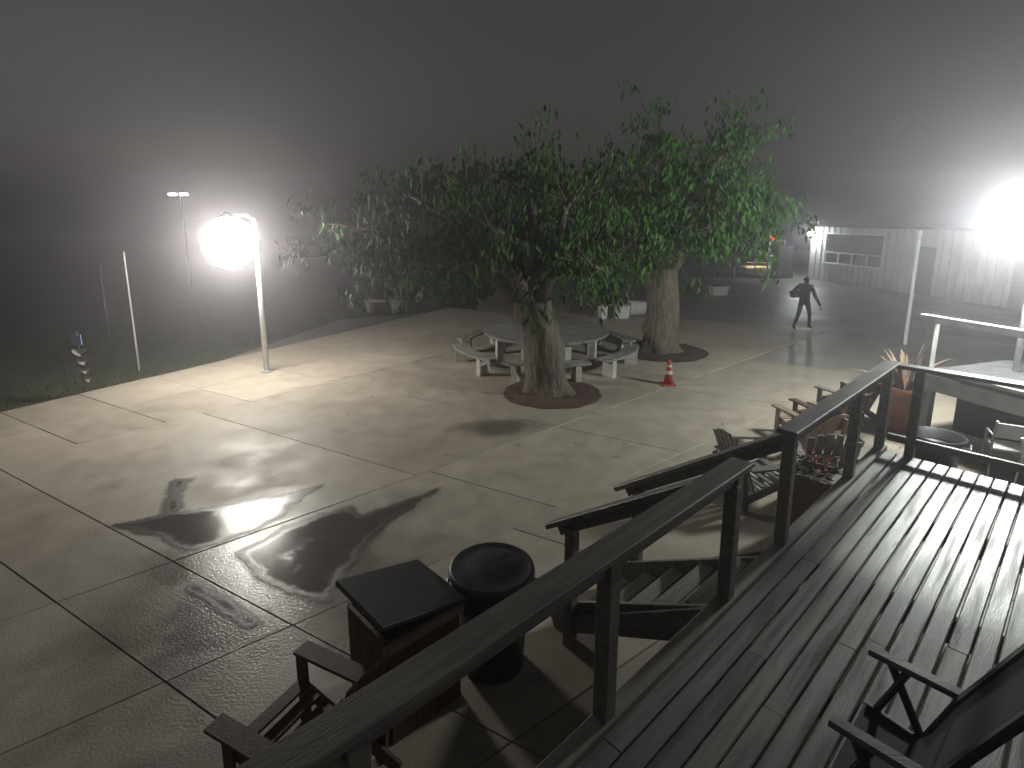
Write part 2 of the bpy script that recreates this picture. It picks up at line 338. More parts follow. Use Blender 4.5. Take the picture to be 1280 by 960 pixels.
# ------------------------------------------------------------------ deck frame
CO = Vector((4.01, 5.73, 0)); D1 = Vector((.727, .687, 0)).normalized(); G = Vector((D1.y, -D1.x, 0)); DZ = 1.1
def dk(s, t, z=0.0): return CO - D1 * s + G * t + Vector((0, 0, z))
deck = thing('wooden_deck', 'raised wet wooden deck of narrow grey boards beside the concrete courtyard', 'deck')
t = .10
while t < 5.0:
    cut = random.uniform(2.2, 5.2)
    for a, b in ((-.02, cut - .004), (cut + .004, 7.6)):
        z = DZ - .0175 + random.uniform(-.002, .002)
        MB().bar(dk(b, t + random.uniform(-.003, .003), z), dk(a, t + random.uniform(-.003, .003), z + random.uniform(-.001, .002)), .104, .035, bev=.007).build('board', 'deck', deck)
    t += .114
MB().bar(dk(7.6, .0, DZ + .005), dk(-.06, .0, DZ + .005), .1, .09, bev=.008).build('edge_curb', 'rail', deck)
MB().bar(dk(7.6, -.035, DZ - .17), dk(-.06, -.035, DZ - .17), .03, .24).build('fascia', 'rail', deck)
MB().bar(dk(-.045, -.02, DZ - .17), dk(-.045, 5, DZ - .17), .03, .24).build('end_fascia', 'rail', deck)
for s in (.1, 1.3, 2.6, 3.8, 5.0, 6.2, 7.4):
    MB().bar(dk(s, .06, -.03), dk(s, .06, DZ - .06), .09, .09, up=(1, 0, 0)).build('support_post', 'rail', deck)
    MB().bar(dk(s, .05, DZ - .13), dk(s, 5, DZ - .13), .05, .18).build('joist', 'rail', deck)
for s in (1.2, 2.6, 3.9, 5.2):      # vertical skirt boards closing the front below the deck
    pass
RT = 2.08
def post(s, t, parent, z0=DZ, z1=RT - .04, wd=.085):
    m = MB().bar(dk(s, t, z0), dk(s, t, z1), wd, wd, up=tuple(G), bev=.006); return m.build('post', 'rail', parent)
rl = thing('deck_railing', 'dark timber railing along the deck side running from the stair towards the near end', 'railing', group=None)
MB().bar(dk(7.6, -.005, RT - .02), dk(3.50, -.005, RT - .02), .145, .04, bev=.006).build('top_rail', 'rail', rl)
MB().bar(dk(7.6, -.005, RT - .085), dk(3.55, -.005, RT - .085), .04, .085).build('rail_stiffener', 'rail', rl)
for s in (3.59, 4.88, 6.2, 7.5): post(s, -.005, rl, z0=.7)
r2 = thing('deck_railing', 'dark timber railing on the deck side between the stair and the potted plant corner', 'railing')
MB().bar(dk(2.78, -.005, RT - .02), dk(-.09, -.005, RT - .02), .145, .04, bev=.006).build('top_rail', 'rail', r2)
MB().bar(dk(2.72, -.005, RT - .085), dk(.0, -.005, RT - .085), .04, .085).build('rail_stiffener', 'rail', r2)
for s in (2.69, 1.08, .06): post(s, -.005, r2, z0=.7)
r3 = thing('deck_railing', 'dark timber end railing with a low second rail in front of the terracotta pot', 'railing')
MB().bar(dk(-.012, .07, RT - .022), dk(-.012, 5, RT - .022), .145, .04, bev=.006).build('top_rail', 'railg', r3)
MB().bar(dk(-.01, .05, DZ + .17), dk(-.01, 5, DZ + .17), .05, .075, bev=.006).build('bottom_rail', 'railg', r3)
for t in (.26, 1.75, 3.3, 4.9): post(-.01, t, r3, z0=.75)
# stair
st = thing('staircase', 'timber stair from the deck down to the courtyard with plank handrails', 'staircase')
nr = 6; rise = DZ / nr; run = .27
for k in range(1, nr):
    z = DZ - rise * k; t0 = -.06 - run * k + .0
    for j in (0, 1):
        tt = t0 + .075 + j * .137
        MB().bar(dk(3.52, tt, z - .02), dk(2.76, tt, z - .02), .128, .038, bev=.006).build('tread', 'step', st)
for s in (3.545, 2.735):
    a = dk(s, -.06, DZ - .22); b = dk(s, -.06 - run * nr + .12, .09)
    MB().bar(a, b, .04, .26).build('stringer', 'rail', st)
for s in (3.62, 2.66):
    a = dk(s, .02, RT - .03); b = dk(s, -1.52, 1.03)
    MB().bar(a, b, .15, .045, up=(0, 0, 1), bev=.006).build('handrail', 'railg', st)
    MB().bar(a - Vector((0, 0, .07)), b + (a - b).normalized() * .12 - Vector((0, 0, .07)), .04, .09, up=(0, 0, 1)).build('handrail_stiffener', 'rail', st)
    MB().bar(dk(s, -1.29, -.02), dk(s, -1.29, 1.10), .09, .09, up=tuple(G), bev=.006).build('post', 'rail', st)
    MB().bar(dk(s, -.10, .95), dk(s, -1.28, .2), .035, .13).build('lower_rail', 'rail', st)

# ------------------------------------------------------------------ trees
def leaf_quads(m, p, n, spread, size, droop=.75):
    for _ in range(n):
        o = p + Vector((random.gauss(0, spread), random.gauss(0, spread), random.gauss(0, spread * .8)))
        d = Vector((random.gauss(0, 1), random.gauss(0, 1), 0)); d.normalize()
        d = (d * (1 - droop * random.uniform(.6, 1.1)) + Vector((0, 0, -droop))).normalized()
        L = size * random.uniform(.45, 1.35); sd = d.cross(Vector((random.gauss(0, 1), random.gauss(0, 1), .3))).normalized() * L * .17
        nrm = sd.cross(d).normalized() * L * .05
        m.add([o, o + d * L * .4 + sd + nrm, o + d * L, o + d * L * .4 - sd + nrm], [(0, 1, 2), (0, 2, 3)])
def tree(name, label, base, lean, r0, fork_z, crown_pts, leafn, leaf_size, tip_leaves=True, barkm='bark', leafm='leaf', nclump=150, group=None):
    t = thing(name, label, 'tree', base, group=group)
    ph = random.uniform(0, 6)
    top = Vector((lean[0], lean[1], fork_z))
    tr = MB(); n = 60; rings = 46; V = []
    knots = [(random.uniform(0, 6.28), random.uniform(.25, .95), random.uniform(.25, .5)) for _ in range(5)]
    for i in range(rings):
        f = i / (rings - 1); c = Vector((lean[0] * f + .03 * math.sin(f * 7 + ph), lean[1] * f, fork_z * f - .05))
        flare = max(0, 1 - f * 4.5) ** 2; rad = r0 * (.90 + .10 * (1 - f) + .12 * max(0, f - .8) * 5 * .5)
        for k in range(n):
            a = 2 * math.pi * k / n
            wob = .35 * math.sin(f * 9 + ph) + .25 * math.sin(f * 17 + 2 * ph)
            ridge = abs(math.sin(9.5 * a + wob + .6 * math.sin(f * 13 + 3 * a))) ** .6
            rr = rad * (1 + .05 * math.sin(3 * a + ph + f * 2) + .028 * math.sin(5 * a - f * 4) + .055 * (ridge - .6) + random.uniform(-.016, .016))
            rr += r0 * flare * (.38 + .28 * math.sin(5 * a + ph))
            for ka, kf, kr in knots:
                da = (a - ka + math.pi) % (2 * math.pi) - math.pi; q = (da * r0) ** 2 + ((f - kf) * fork_z) ** 2
                rr += .075 * math.exp(-q / .018) * kr * 2
            V.append(c + Vector((math.cos(a) * rr, math.sin(a) * rr, 0)))
    F = [(i * n + k, i * n + (k + 1) % n, (i + 1) * n + (k + 1) % n, (i + 1) * n + k) for i in range(rings - 1) for k in range(n)] + [tuple(range((rings - 1) * n, rings * n))]
    tr.add(V, F); tr.build('trunk', barkm, t, smooth=True)
    cr = MB()
    ends = []
    for cp in crown_pts:
        e = Vector(cp); mid = top.lerp(e, .45) + Vector((random.gauss(0, .15), random.gauss(0, .15), .35))
        pts = [top + Vector((random.uniform(-.1, .1), random.uniform(-.1, .1), -.35)), top.lerp(mid, .5) + Vector((0, 0, .12)), mid, mid.lerp(e, .55) + Vector((random.gauss(0, .1), random.gauss(0, .1), .1)), e]
        MB().tube(pts, [r0 * .5, r0 * .38, r0 * .25, r0 * .13, r0 * .04], 9).build('limb', barkm, t, smooth=True)
        ends.append((pts, e))
    # clumps of hanging leaves along the outer limbs and twigs
    tw = MB()
    for _ in range(nclump):
        pts, e = random.choice(ends); f = random.uniform(.35, 1.12)
        o = pts[2].lerp(e, f) + Vector((random.gauss(0, .55), random.gauss(0, .55), random.gauss(0, .38)))
        tw.tube([pts[2].lerp(e, min(1, f)), o], [.016, .006], 4, caps=False)
        leaf_quads(cr, o, leafn, .17, leaf_size)
    tw.build('twigs', barkm, t, kind='stuff'); cr.build('crown', leafm, t)
    return t
near_pts = [(-3.6, .6, 3.3), (-2.7, -.6, 2.75), (-4.5, .2, 3.45), (-1.6, .4, 3.6), (-1.2, -1.2, 3.4), (.6, -.7, 2.75), (.9, .6, 3.2), (-.2, .8, 4.4), (-2.0, .9, 4.3), (.4, -.2, 4.0), (-.7, .5, 4.7), (-2.9, .3, 4.0), (-3.9, -.2, 2.9), (-2.0, -.9, 2.7), (.9, -.4, 2.6)]
tree('shade_tree', 'broad shade tree with a short thick forked trunk next to the round table', (.83, 11.12, 0), (-.42, .05), .42, 2.0, near_pts, 26, .17, nclump=280)
far_pts = [(-2.2, -.4, 3.2), (-1.6, -1.2, 2.7), (-.5, -1.3, 3.0), (.8, -1.2, 3.3), (1.5, -.6, 3.9), (2.3, -.3, 3.5), (1.2, .2, 5.0), (1.6, -.4, 5.7), (.3, -.8, 4.6), (-1.0, -.6, 4.6), (-.2, .6, 5.8), (-2.0, .6, 4.4), (.9, -1.4, 4.2)]
tree('shade_tree', 'tall shade tree with straight thick trunk in a mulch ring beside the orange cone', (4.05, 14.75, 0), (-.05, .1), .44, 2.3, far_pts, 28, .19, nclump=300)
# dim trees beyond the lawn and the yard
for k, (x, y, h, lab) in enumerate([(-3.5, 34, 7, 'dim bushy tree behind the far garden bench'), (3, 38, 7.5, 'dim bushy tree behind the near shade tree trunk'), (10.5, 40, 7, 'dim bushy tree behind the tall shade tree')]):
    pts = [(random.uniform(-2.6, 2.6), random.uniform(-2, 2), random.uniform(.32, 1.0) * h) for _ in range(12)]
    tree('background_tree', lab, (x, y, -.06), (random.uniform(-.3, .3), 0), .26, h * .3, pts, 16, .42, leafm='leafdark', nclump=120, group='dim trees beyond the lit courtyard')

# ------------------------------------------------------------------ round table and curved benches
TC = Vector((.86, 14.0, 0))
tb = thing('round_table', 'very large round picnic table with grey top behind the forked tree', 'table', TC)
N = 12                               # wedge-shaped top panels
for k in range(N):
    a0 = 2 * math.pi * k / N + .006; a1 = 2 * math.pi * (k + 1) / N - .006; am = (a0 + a1) / 2
    ri, ro = .12, 1.58
    MB().prism([(ri * math.cos(a0), ri * math.sin(a0)), (ro * math.cos(a0), ro * math.sin(a0)), (ro * math.cos(am) * 1.008, ro * math.sin(am) * 1.008), (ro * math.cos(a1), ro * math.sin(a1)), (ri * math.cos(a1), ri * math.sin(a1))], .70, .755 + random.uniform(-.002, .002)).build('top_panel', 'tablewood', tb)
for k in range(8):
    a = 2 * math.pi * k / 8 + .35
    MB().box((1.25 * math.cos(a), 1.25 * math.sin(a), .345), (.16, .17, .71), rz=a).build('leg', 'pale', tb)
MB().lathe([(.1, .72), (.1, .758)], 12).build('centre_disc', 'tablewood', tb)
labels = ['curved bench segment beside the round table, on its tree side with pale legs', 'curved bench segment beside the round table, on the side of the orange cone', 'curved bench segment beside the round table, on the side towards the tall tree', 'curved bench segment beside the round table, on its far side', 'curved bench segment beside the round table, on the side of the lawn', 'curved bench segment beside the round table, on the side of the pole floodlight']
for k in range(6):
    a0 = R(-118 + 60 * k); a1 = a0 + R(50); b = thing('curved_bench', labels[k], 'bench', TC, group='curved benches round the table')
    n = 8
    for j, (ri, ro) in enumerate(((1.98, 2.15), (2.17, 2.34))):
        P = [(ri * math.cos(a0 + (a1 - a0) * i / n), ri * math.sin(a0 + (a1 - a0) * i / n)) for i in range(n + 1)] + [(ro * math.cos(a0 + (a1 - a0) * i / n), ro * math.sin(a0 + (a1 - a0) * i / n)) for i in range(n, -1, -1)]
        MB().prism(P, .40, .452 + .001 * j).build('seat_plank', 'bench', b)
    for f in (.14, .86):
        a = a0 + (a1 - a0) * f
        MB().box((2.16 * math.cos(a), 2.16 * math.sin(a), .20), (.30, .13, .40), rz=a).build('leg', 'pale', b)

# ------------------------------------------------------------------ cone
cn = thing('traffic_cone', 'orange traffic cone with white bands in front of the tall tree', 'cone', (3.39, 11.69, 0))
MB().prism([(.135, .135), (-.135, .135), (-.135, -.135), (.135, -.135)], 0.004, .035).build('base', 'orange', cn)
MB().lathe([(.105, .035), (.038, .54), (.032, .56), (.02, .56)], 20).build('body', 'orange', cn, smooth=True)
MB().lathe([(.080, .25), (.069, .33)], 20).build('band', 'pale', cn); MB().lathe([(.060, .41), (.053, .455)], 20).build('band', 'pale', cn)

# ------------------------------------------------------------------ building
B0 = Vector((17.38, 32.8, 0)); B1 = Vector((19.62, 22.2, 0)); BD = (B1 - B0).normalized(); BL = (B1 - B0).length; BN = Vector((BD.y, -BD.x, 0))
if BN.x > 0: BN = -BN
BH = 3.0
def bp(a, out=0., z=0.): return B0 + BD * a + BN * out + Vector((0, 0, z))
bld = thing('board_and_batten_building', 'pale board and batten building with a wide serving window across the yard', 'building')
W0, W1, WZ0, WZ1 = 1.15, 4.95, 1.05, 2.62; DR0, DR1 = 6.7, 7.75
def wallpiece(a0, a1, z0, z1): MB().bar(bp((a0), -.15, (z0 + z1) / 2), bp(a1, -.15, (z0 + z1) / 2), .3, z1 - z0).build('wall', 'siding', bld)
wallpiece(0, W0, 0, BH); wallpiece(W0, W1, 0, WZ0); wallpiece(W0, W1, WZ1, BH); wallpiece(W1, DR0, 0, BH); wallpiece(DR0, DR1, 2.2, BH); wallpiece(DR1, BL, 0, BH)
MB().bar(bp(-.01, -.3, BH / 2), bp(-.01, -6, BH / 2), .02, BH).build('side_wall', 'siding', bld)
a = .02; k = 0
while a < BL:
    z0, z1 = (0, BH)
    segs = [(0, WZ0 - .1), (WZ1 + .09, BH)] if W0 - .08 < a < W1 + .08 else ([(2.3, BH)] if DR0 - .08 < a < DR1 + .08 else [(0, BH)])
    for z0, z1 in segs: MB().bar(bp(a, .018, z0 + .003), bp(a, .018, z1 - .003), .055, .036, up=tuple(BN)).build('batten', 'offwhite', bld)
    a += .40
for k in range(14): MB().bar(bp(-.03, -.4 - .4 * k, .01), bp(-.03, -.4 - .4 * k, BH - .01), .036, .055, up=tuple(BN)).build('batten', 'offwhite', bld)
wnd = MB().bar(bp(W0, -.12, (WZ0 + WZ1) / 2), bp(W1, -.12, (WZ0 + WZ1) / 2), .02, WZ1 - WZ0 - .01).build('window', 'darkglass', bld)
for (a0, a1, z) in ((W0 - .07, W1 + .07, WZ1 + .035), (W0 + .004, W1 - .004, 1.62), (W0 - .07, W1 + .07, WZ0 - .035)):
    MB().bar(bp(a0, .0, z), bp(a1, .0, z), .09, .075).build('frame', 'white', wnd)
for a in (W0 - .035, W1 + .035): MB().bar(bp(a, .004, WZ0 + .004), bp(a, .004, WZ1 - .004), .09, .07, up=tuple(BN)).build('frame', 'white', wnd)
for a in (2.1, 3.05, 4.0): MB().bar(bp(a, -.02, WZ0 + .004), bp(a, -.02, 1.58), .06, .06, up=tuple(BN)).build('mullion', 'white', wnd)
MB().bar(bp(W0 - .1, .16, WZ0 - .02), bp(W1 + .1, .16, WZ0 - .02), .24, .04).build('sill', 'white', wnd)
dr = MB().bar(bp(DR0, -.16, 1.1), bp(DR1, -.16, 1.1), .04, 2.18).build('door', 'darkglass', bld)
MB().bar(bp(DR0 + .1, -.10, 1.0), bp(DR0 + .1, -.10, 1.16), .03, .03, up=tuple(BN)).build('handle', 'metal', dr)
rf = MB(); 
e0 = bp(-.4, .45, BH + .002); e1 = bp(BL + .3, .45, BH + .002); e2 = bp(BL + .3, -6.3, BH + .55); e3 = bp(-.4, -6.3, BH + .55)
up = Vector((0, 0, .14)); rf.add([e0, e1, e2, e3, e0 + up, e1 + up, e2 + up, e3 + up], [(0, 3, 2, 1), (4, 5, 6, 7), (0, 1, 5, 4), (1, 2, 6, 5), (2, 3, 7, 6), (3, 0, 4, 7)])
rf.build('roof', 'roof', bld)

# ------------------------------------------------------------------ lamps
def globe(c, r, parent, m):
    MB().lathe([(r * math.sin(math.pi * k / 14) + .002, -r * math.cos(math.pi * k / 14)) for k in range(15)], 28, c).build('globe', m, parent, smooth=True)
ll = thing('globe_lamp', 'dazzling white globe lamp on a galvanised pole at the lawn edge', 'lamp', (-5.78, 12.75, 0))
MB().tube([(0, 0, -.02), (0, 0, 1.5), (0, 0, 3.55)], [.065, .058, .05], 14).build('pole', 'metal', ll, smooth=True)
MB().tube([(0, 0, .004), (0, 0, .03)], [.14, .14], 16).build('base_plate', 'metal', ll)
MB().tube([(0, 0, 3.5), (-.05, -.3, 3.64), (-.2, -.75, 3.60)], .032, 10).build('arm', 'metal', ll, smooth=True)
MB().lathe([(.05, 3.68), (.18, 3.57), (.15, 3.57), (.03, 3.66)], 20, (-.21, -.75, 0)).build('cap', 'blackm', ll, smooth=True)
globe((-.21, -.75, 3.04), .54, ll, 'lens_left')  # globe oversized: the lamp's glare is put into its shape
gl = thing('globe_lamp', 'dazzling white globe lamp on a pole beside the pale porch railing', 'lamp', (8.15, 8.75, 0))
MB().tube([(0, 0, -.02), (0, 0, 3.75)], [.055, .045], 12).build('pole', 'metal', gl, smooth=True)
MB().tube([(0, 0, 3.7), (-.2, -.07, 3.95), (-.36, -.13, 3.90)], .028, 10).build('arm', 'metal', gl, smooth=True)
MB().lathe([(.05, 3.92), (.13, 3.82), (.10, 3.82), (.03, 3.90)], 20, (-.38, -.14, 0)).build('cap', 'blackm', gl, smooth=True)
globe((-.38, -.14, 3.55), .29, gl, 'lens_right')  # globe widened to carry this lamp's glare as well
ew = thing('wall_lamp', 'small white lamp under the eave at the corner of the far building', 'lamp', bp(.22, .05, 2.62))
MB().box((0, 0, .02), (.14, .14, .2)).build('bracket', 'blackm', ew); MB().bar((0, 0, .06), BN * .28 + Vector((0, 0, .06)), .05, .05).build('arm', 'blackm', ew)
globe(tuple(BN * .30 + Vector((0, 0, -.03))), .085, ew, 'eave_lamp')
# distant yard lamp with a double head
yl = thing('yard_lamp', 'small distant twin headed yard lamp beyond the lawn', 'lamp', (-17.3, 30, -.06))
MB().tube([(0, 0, 0), (0, 0, 4.8)], [.07, .05], 10).build('pole', 'blackm', yl)
MB().bar((-.45, 0, 4.85), (.45, 0, 4.85), .1, .06).build('crossarm', 'blackm', yl)
for x in (-.36, .22): MB().box((x, -.1, 4.76), (.3, .25, .1)).build('lamp_head', 'small_lamp', yl)

# thin posts and small sign on the lawn
p1 = MB().tube([(0, 0, 0), (.0, 0, 2.85)], [.022, .018], 10).build('thin_post', 'metal'); p1.location = (-9.0, 13.06, -.06); tag(p1, 'thin pale metal post on the lawn beside the sign, the brighter of two', 'post', 'thin posts on the lawn')
p2 = MB().tube([(0, 0, 0), (.0, 0, 2.5)], [.03, .028], 10).build('thin_post', 'blackm'); p2.location = (-9.85, 13.4, -.06); tag(p2, 'thin dark metal post on the lawn, the dimmer of two', 'post', 'thin posts on the lawn')
sg = thing('lawn_sign', 'small blue sign with a striped twisted banner on the dark lawn', 'sign', (-8.88, 11.18, -.06))
MB().tube([(0, 0, 0), (0, 0, 1.35)], .018, 8).build('post', 'blackm', sg)
MB().box((0, -.03, 1.18), (.19, .025, .2)).build('panel', 'blue', sg)
sp = MB(); nn = 30
for i in range(nn):
    f = i / nn; a = f * 14; x = .13 * f; z = 1.02 - .78 * f; r = .075 * (1 - .7 * f)
    pass
V = []; F = []
for i in range(nn + 1):
    f = i / nn; a = f * 13; r = .13 * (1 - .75 * f); c = Vector((.04 + .13 * f, -.06, 1.0 - .8 * f))
    V += [c + Vector((math.cos(a) * r, math.sin(a) * r, 0)), c - Vector((math.cos(a) * r, math.sin(a) * r, 0))]
F = [(2 * i, 2 * i + 1, 2 * i + 3, 2 * i + 2) for i in range(nn)]
MB().add(V, F).build('twisted_banner', 'bench', sg)

# tall white post by the yard, thin post by the cabinet
wp = thing('white_post', 'tall slim white post standing alone between the building and the deck', 'post', (11.25, 15.64, -.012))
MB().tube([(0, 0, 0), (0, 0, 3.15)], .045, 12).build('shaft', 'white', wp); MB().lathe([(.06, 3.13), (.06, 3.2), (.02, 3.23)], 12).build('cap', 'white', wp)
p3 = MB().tube([(0, 0, 0), (0, 0, 2.1)], .05, 10).build('yard_post', 'offwhite'); p3.location = (12.38, 31.17, -.012); tag(p3, 'short pale post in the yard beside the white block', 'post')

# far garden bench, concrete bench, white barrel, white block
def concrete_bench(name, label, loc, rz, m='pale', wd=1.3):
    t = thing(name, label, 'bench', loc, rz)
    MB().box((0, 0, .46), (wd, .42, .08), bev=.012).build('seat', m, t)
    for x in (-wd * .34, wd * .34): MB().add([(x - .07, -.17, 0), (x + .07, -.17, 0), (x + .07, .17, 0), (x - .07, .17, 0), (x - .12, -.2, .42), (x + .12, -.2, .42), (x + .12, .2, .42), (x - .12, .2, .42)], [(0, 3, 2, 1), (4, 5, 6, 7), (0, 1, 5, 4), (1, 2, 6, 5), (2, 3, 7, 6), (3, 0, 4, 7)]).build('leg', m, t)
    return t
concrete_bench('garden_bench', 'faint long bench on the far edge of the courtyard beyond the floodlight', (-4.97, 21.3, -.05), R(-8), 'bench', 1.5)
cb = thing('concrete_bench', 'short concrete bench with bright tapered end facing the round table', 'bench', (3.75, 19.9, 0), R(8))
MB().box((-.12, 0, .50), (1.15, .55, .07), bev=.01).build('seat', 'bench', cb)
for x, s in ((.16, .23), (-.50, .09)): MB().add([(x - s, -.24, 0), (x + s, -.24, 0), (x + s, .24, 0), (x - s, .24, 0), (x - s * 1.18, -.27, .463), (x + s * 1.18, -.27, .463), (x + s * 1.18, .27, .463), (x - s * 1.18, .27, .463)], [(0, 3, 2, 1), (4, 5, 6, 7), (0, 1, 5, 4), (1, 2, 6, 5), (2, 3, 7, 6), (3, 0, 4, 7)]).build('leg', 'white', cb)
wb = thing('overturned_tub', 'white rounded tub lying on its side behind the tall tree', 'tub', (4.62, 20.3, 0), R(20))
V = MB(); V.tube([(-.5, 0, .30), (-.44, 0, .30), (.3, 0, .26), (.33, 0, .26)], [.26, .30, .25, .2], 20).build('shell', 'white', wb, smooth=True); MB().tube([(-.53, 0, .30), (-.47, 0, .30)], .318, 20).build('rim', 'pale', wb)
blk = thing('white_planter', 'small white concrete planter block standing alone in the yard', 'planter', (9.61, 25.9, -.012), R(10))
MB().add([(-.34, -.2, 0), (.34, -.2, 0), (.34, .2, 0), (-.34, .2, 0), (-.4, -.25, .42), (.4, -.25, .42), (.4, .25, .42), (-.4, .25, .42)], [(0, 3, 2, 1), (4, 5, 6, 7), (0, 1, 5, 4), (1, 2, 6, 5), (2, 3, 7, 6), (3, 0, 4, 7)]).build('bowl', 'white', blk)
MB().box((0, 0, .43), (.7, .4, .03)).build('soil', 'soil', blk)

# cabinet, rack and red lamp by the building corner
cab = thing('dark_cabinet', 'dark upright cabinet on a plinth beside the building corner', 'cabinet', (15.95, 33.2, -.012), R(10))
MB().box((0, 0, .1), (1.05, .8, .2)).build('plinth', 'blackm', cab); MB().box((0, 0, 1.0), (.85, .6, 1.6), bev=.02).build('body', 'plastic', cab); MB().box((0, 0, 1.85), (.92, .66, .1)).build('cap', 'blackm', cab)
rk = thing('pipe_rack', 'pale pipe frame rack behind the dark cabinet', 'rack', (15.9, 34.5, -.012))
MB().tube([(-.95, 0, 0), (-.95, 0, 2.15), (.75, 0, 2.15), (.75, 0, 0)], .05, 8).build('hoop', 'metal', rk); MB().tube([(-.95, .02, 1.2), (.75, .02, 1.2)], .03, 8).build('crossbar', 'metal', rk)
rp = thing('signal_post', 'thin white post with a small red lamp behind the dark cabinet', 'post', (15.55, 34.1, -.012))
MB().tube([(0, 0, 0), (0, 0, 2.95)], .06, 8).build('shaft', 'white', rp); MB().lathe([(.05, 2.2), (.08, 2.25), (.08, 2.4), (.04, 2.45)], 10, (.14, -.1, 0)).build('lamp', 'red_led', rp)
wl_ = thing('kerb_lamp', 'low warm strip lamp lighting the ground behind the dark cabinet', 'lamp', (18.4, 41.0, -.012), R(-5))
MB().box((0, 0, .14), (.12, .12, .28)).build('post', 'blackm', wl_); MB().box((0, -.06, .33), (2.6, .16, .08)).build('housing', 'blackm', wl_); MB().box((0, -.06, .282), (2.5, .12, .012)).build('tube', 'warm_lamp', wl_)
_ld = bpy.data.lights.new('strip_light', 'AREA'); _ld.shape = 'RECTANGLE'; _ld.size = 2.5; _ld.size_y = .12; _ld.energy = 45; _ld.color = (1, .75, .4)
_lo = bpy.data.objects.new('strip_light', _ld); C.objects.link(_lo); _lo.parent = wl_; _lo.location = (0, -.06, .27)

# ------------------------------------------------------------------ porch beyond the deck end
Q = Vector((6.72, 8.8, 0)); PG = Vector((.33, -.944, 0)).normalized(); PO = Vector((.944, .33, 0))
def pq(a, o=0., z=0.): return Q + PG * a + PO * o + Vector((0, 0, z))
po = thing('porch', 'pale painted porch with fascia and railing beyond the deck end', 'porch')
MB().bar(pq(-.05, -.02, .96), pq(4, -.02, .96), .04, .24).build('fascia', 'offwhite', po)
MB().bar(pq(-.05, -.035, 1.17), pq(4, -.035, 1.17), .07, .05).build('trim', 'offwhite', po)
for k in range(14): MB().bar(pq(-.02, .06 + .145 * k, 1.115), pq(4, .06 + .145 * k, 1.115), .137, .035).build('board', 'roof', po)
MB().bar(pq(-.15, .0, 2.02), pq(4, .0, 2.02), .14, .045, bev=.006).build('top_rail', 'offwhite', po)
MB().bar(pq(-.03, .0, 1.96), pq(4, .0, 1.96), .04, .07).build('rail_stiffener', 'offwhite', po)
for a in (.02, 1.9, 3.8): MB().bar(pq(a, .02, 1.15), pq(a, .02, 1.99), .11, .11, up=tuple(PG)).build('post', 'offwhite', po)
for a in (.1, 1.9, 3.8): MB().bar(pq(a, .02, -.02), pq(a, .02, .9), .12, .12, up=tuple(PG)).build('leg', 'offwhite', po)
MB().bar(pq(0, .9, .45), pq(4, .9, .45), .04, .88).build('shade_panel', 'plastic', po)  # dark sheet standing in for the shade of the void under the porch
# building behind the porch
sb = thing('porch_building', 'dim grey sided building behind the pale porch railing', 'building')
for k in range(14):
    MB().bar(pq(-.6 + .3 * k, 4.42, 1.5), pq(-.6 + .3 * k + .292, 4.42, 1.5), .04, 3.1).build('siding_board', 'greyside', sb)
MB().bar(pq(-.62, 4.6, 1.5), pq(3.6, 4.6, 1.5), .3, 3.2).build('wall', 'greyside', sb)
MB().bar(pq(-.9, 4.9, 3.2), pq(4, 4.9, 3.2), 1.5, .12).build('roof', 'roof', sb)

# ------------------------------------------------------------------ potted plant, tub, tube chairs
pt = thing('terracotta_pot', 'large terracotta pot with dry fronds beyond the deck corner', 'pot', (6.65, 9.1, 0)); pt.scale = (1.14, 1.14, 1.14)
MB().lathe([(.20, .0), (.215, .02), (.30, .60), (.345, .60), (.355, .70), (.31, .70), (.29, .62)], 28).build('bowl', 'terra', pt, smooth=True)
MB().lathe([(.285, .6), (.28, .64)], 20).build('soil', 'mulch', pt)
for k in range(34):
    a = random.uniform(0, 6.28); L = random.uniform(.6, 1.15); el = random.uniform(.5, 1.35); pts = []; w0 = .03
    m = MB(); V = []
    for i in range(6):
        f = i / 5; r = .06 + L * math.cos(el) * f; z = .64 + L * math.sin(el) * f - .35 * f * f * L; wv = w0 * (1 - f * .85)
        c = Vector((math.cos(a) * r, math.sin(a) * r, z)); s_ = Vector((-math.sin(a), math.cos(a), 0)) * wv; V += [c + s_, c - s_]
    m.add(V, [(2 * i, 2 * i + 1, 2 * i + 3, 2 * i + 2) for i in range(5)]).build('frond', 'dry', pt)
tub = thing('round_tub', 'black round plastic tub on the ground beside the terracotta pot', 'tub', (6.25, 7.75, 0))
MB().lathe([(.26, 0), (.27, .01), (.33, .42), (.355, .42), (.355, .45), (.32, .45), (.30, .30), (.05, .28)], 28).build('shell', 'plastic', tub, smooth=True)
MB().tube([(.1, -.33, .40), (.2, -.36, .36), (.27, -.27, .40)], .012, 8).build('handle', 'metal', tub)
def tube_chair(label, loc, rz, group):
    t = thing('tube_chair', label, 'chair', loc, rz, group)
    for x in (-.23, .23):
        MB().tube([(x, -.26, .0), (x, -.24, .42), (x, -.20, .60), (x, .16, .62), (x, .25, .0)], .014, 8).build('side_frame', 'metal', t)
        MB().tube([(x, .12, .40), (x, .24, .85)], .014, 8).build('back_post', 'metal', t)
    MB().box((0, -.03, .43), (.44, .42, .035), bev=.01).build('seat', 'white', t)
    MB().box((0, .225, .72), (.44, .025, .22), m=Matrix.Rotation(R(-14), 4, 'X')).build('backrest', 'white', t)
tube_chair('white metal tube chair under the end railing, next to the black tub', (6.95, 7.35, 0), R(150), 'white tube chairs')
tube_chair('white metal tube chair under the porch fascia, the one farther from the black tub', (6.75, 6.55, 0), R(115), 'white tube chairs')

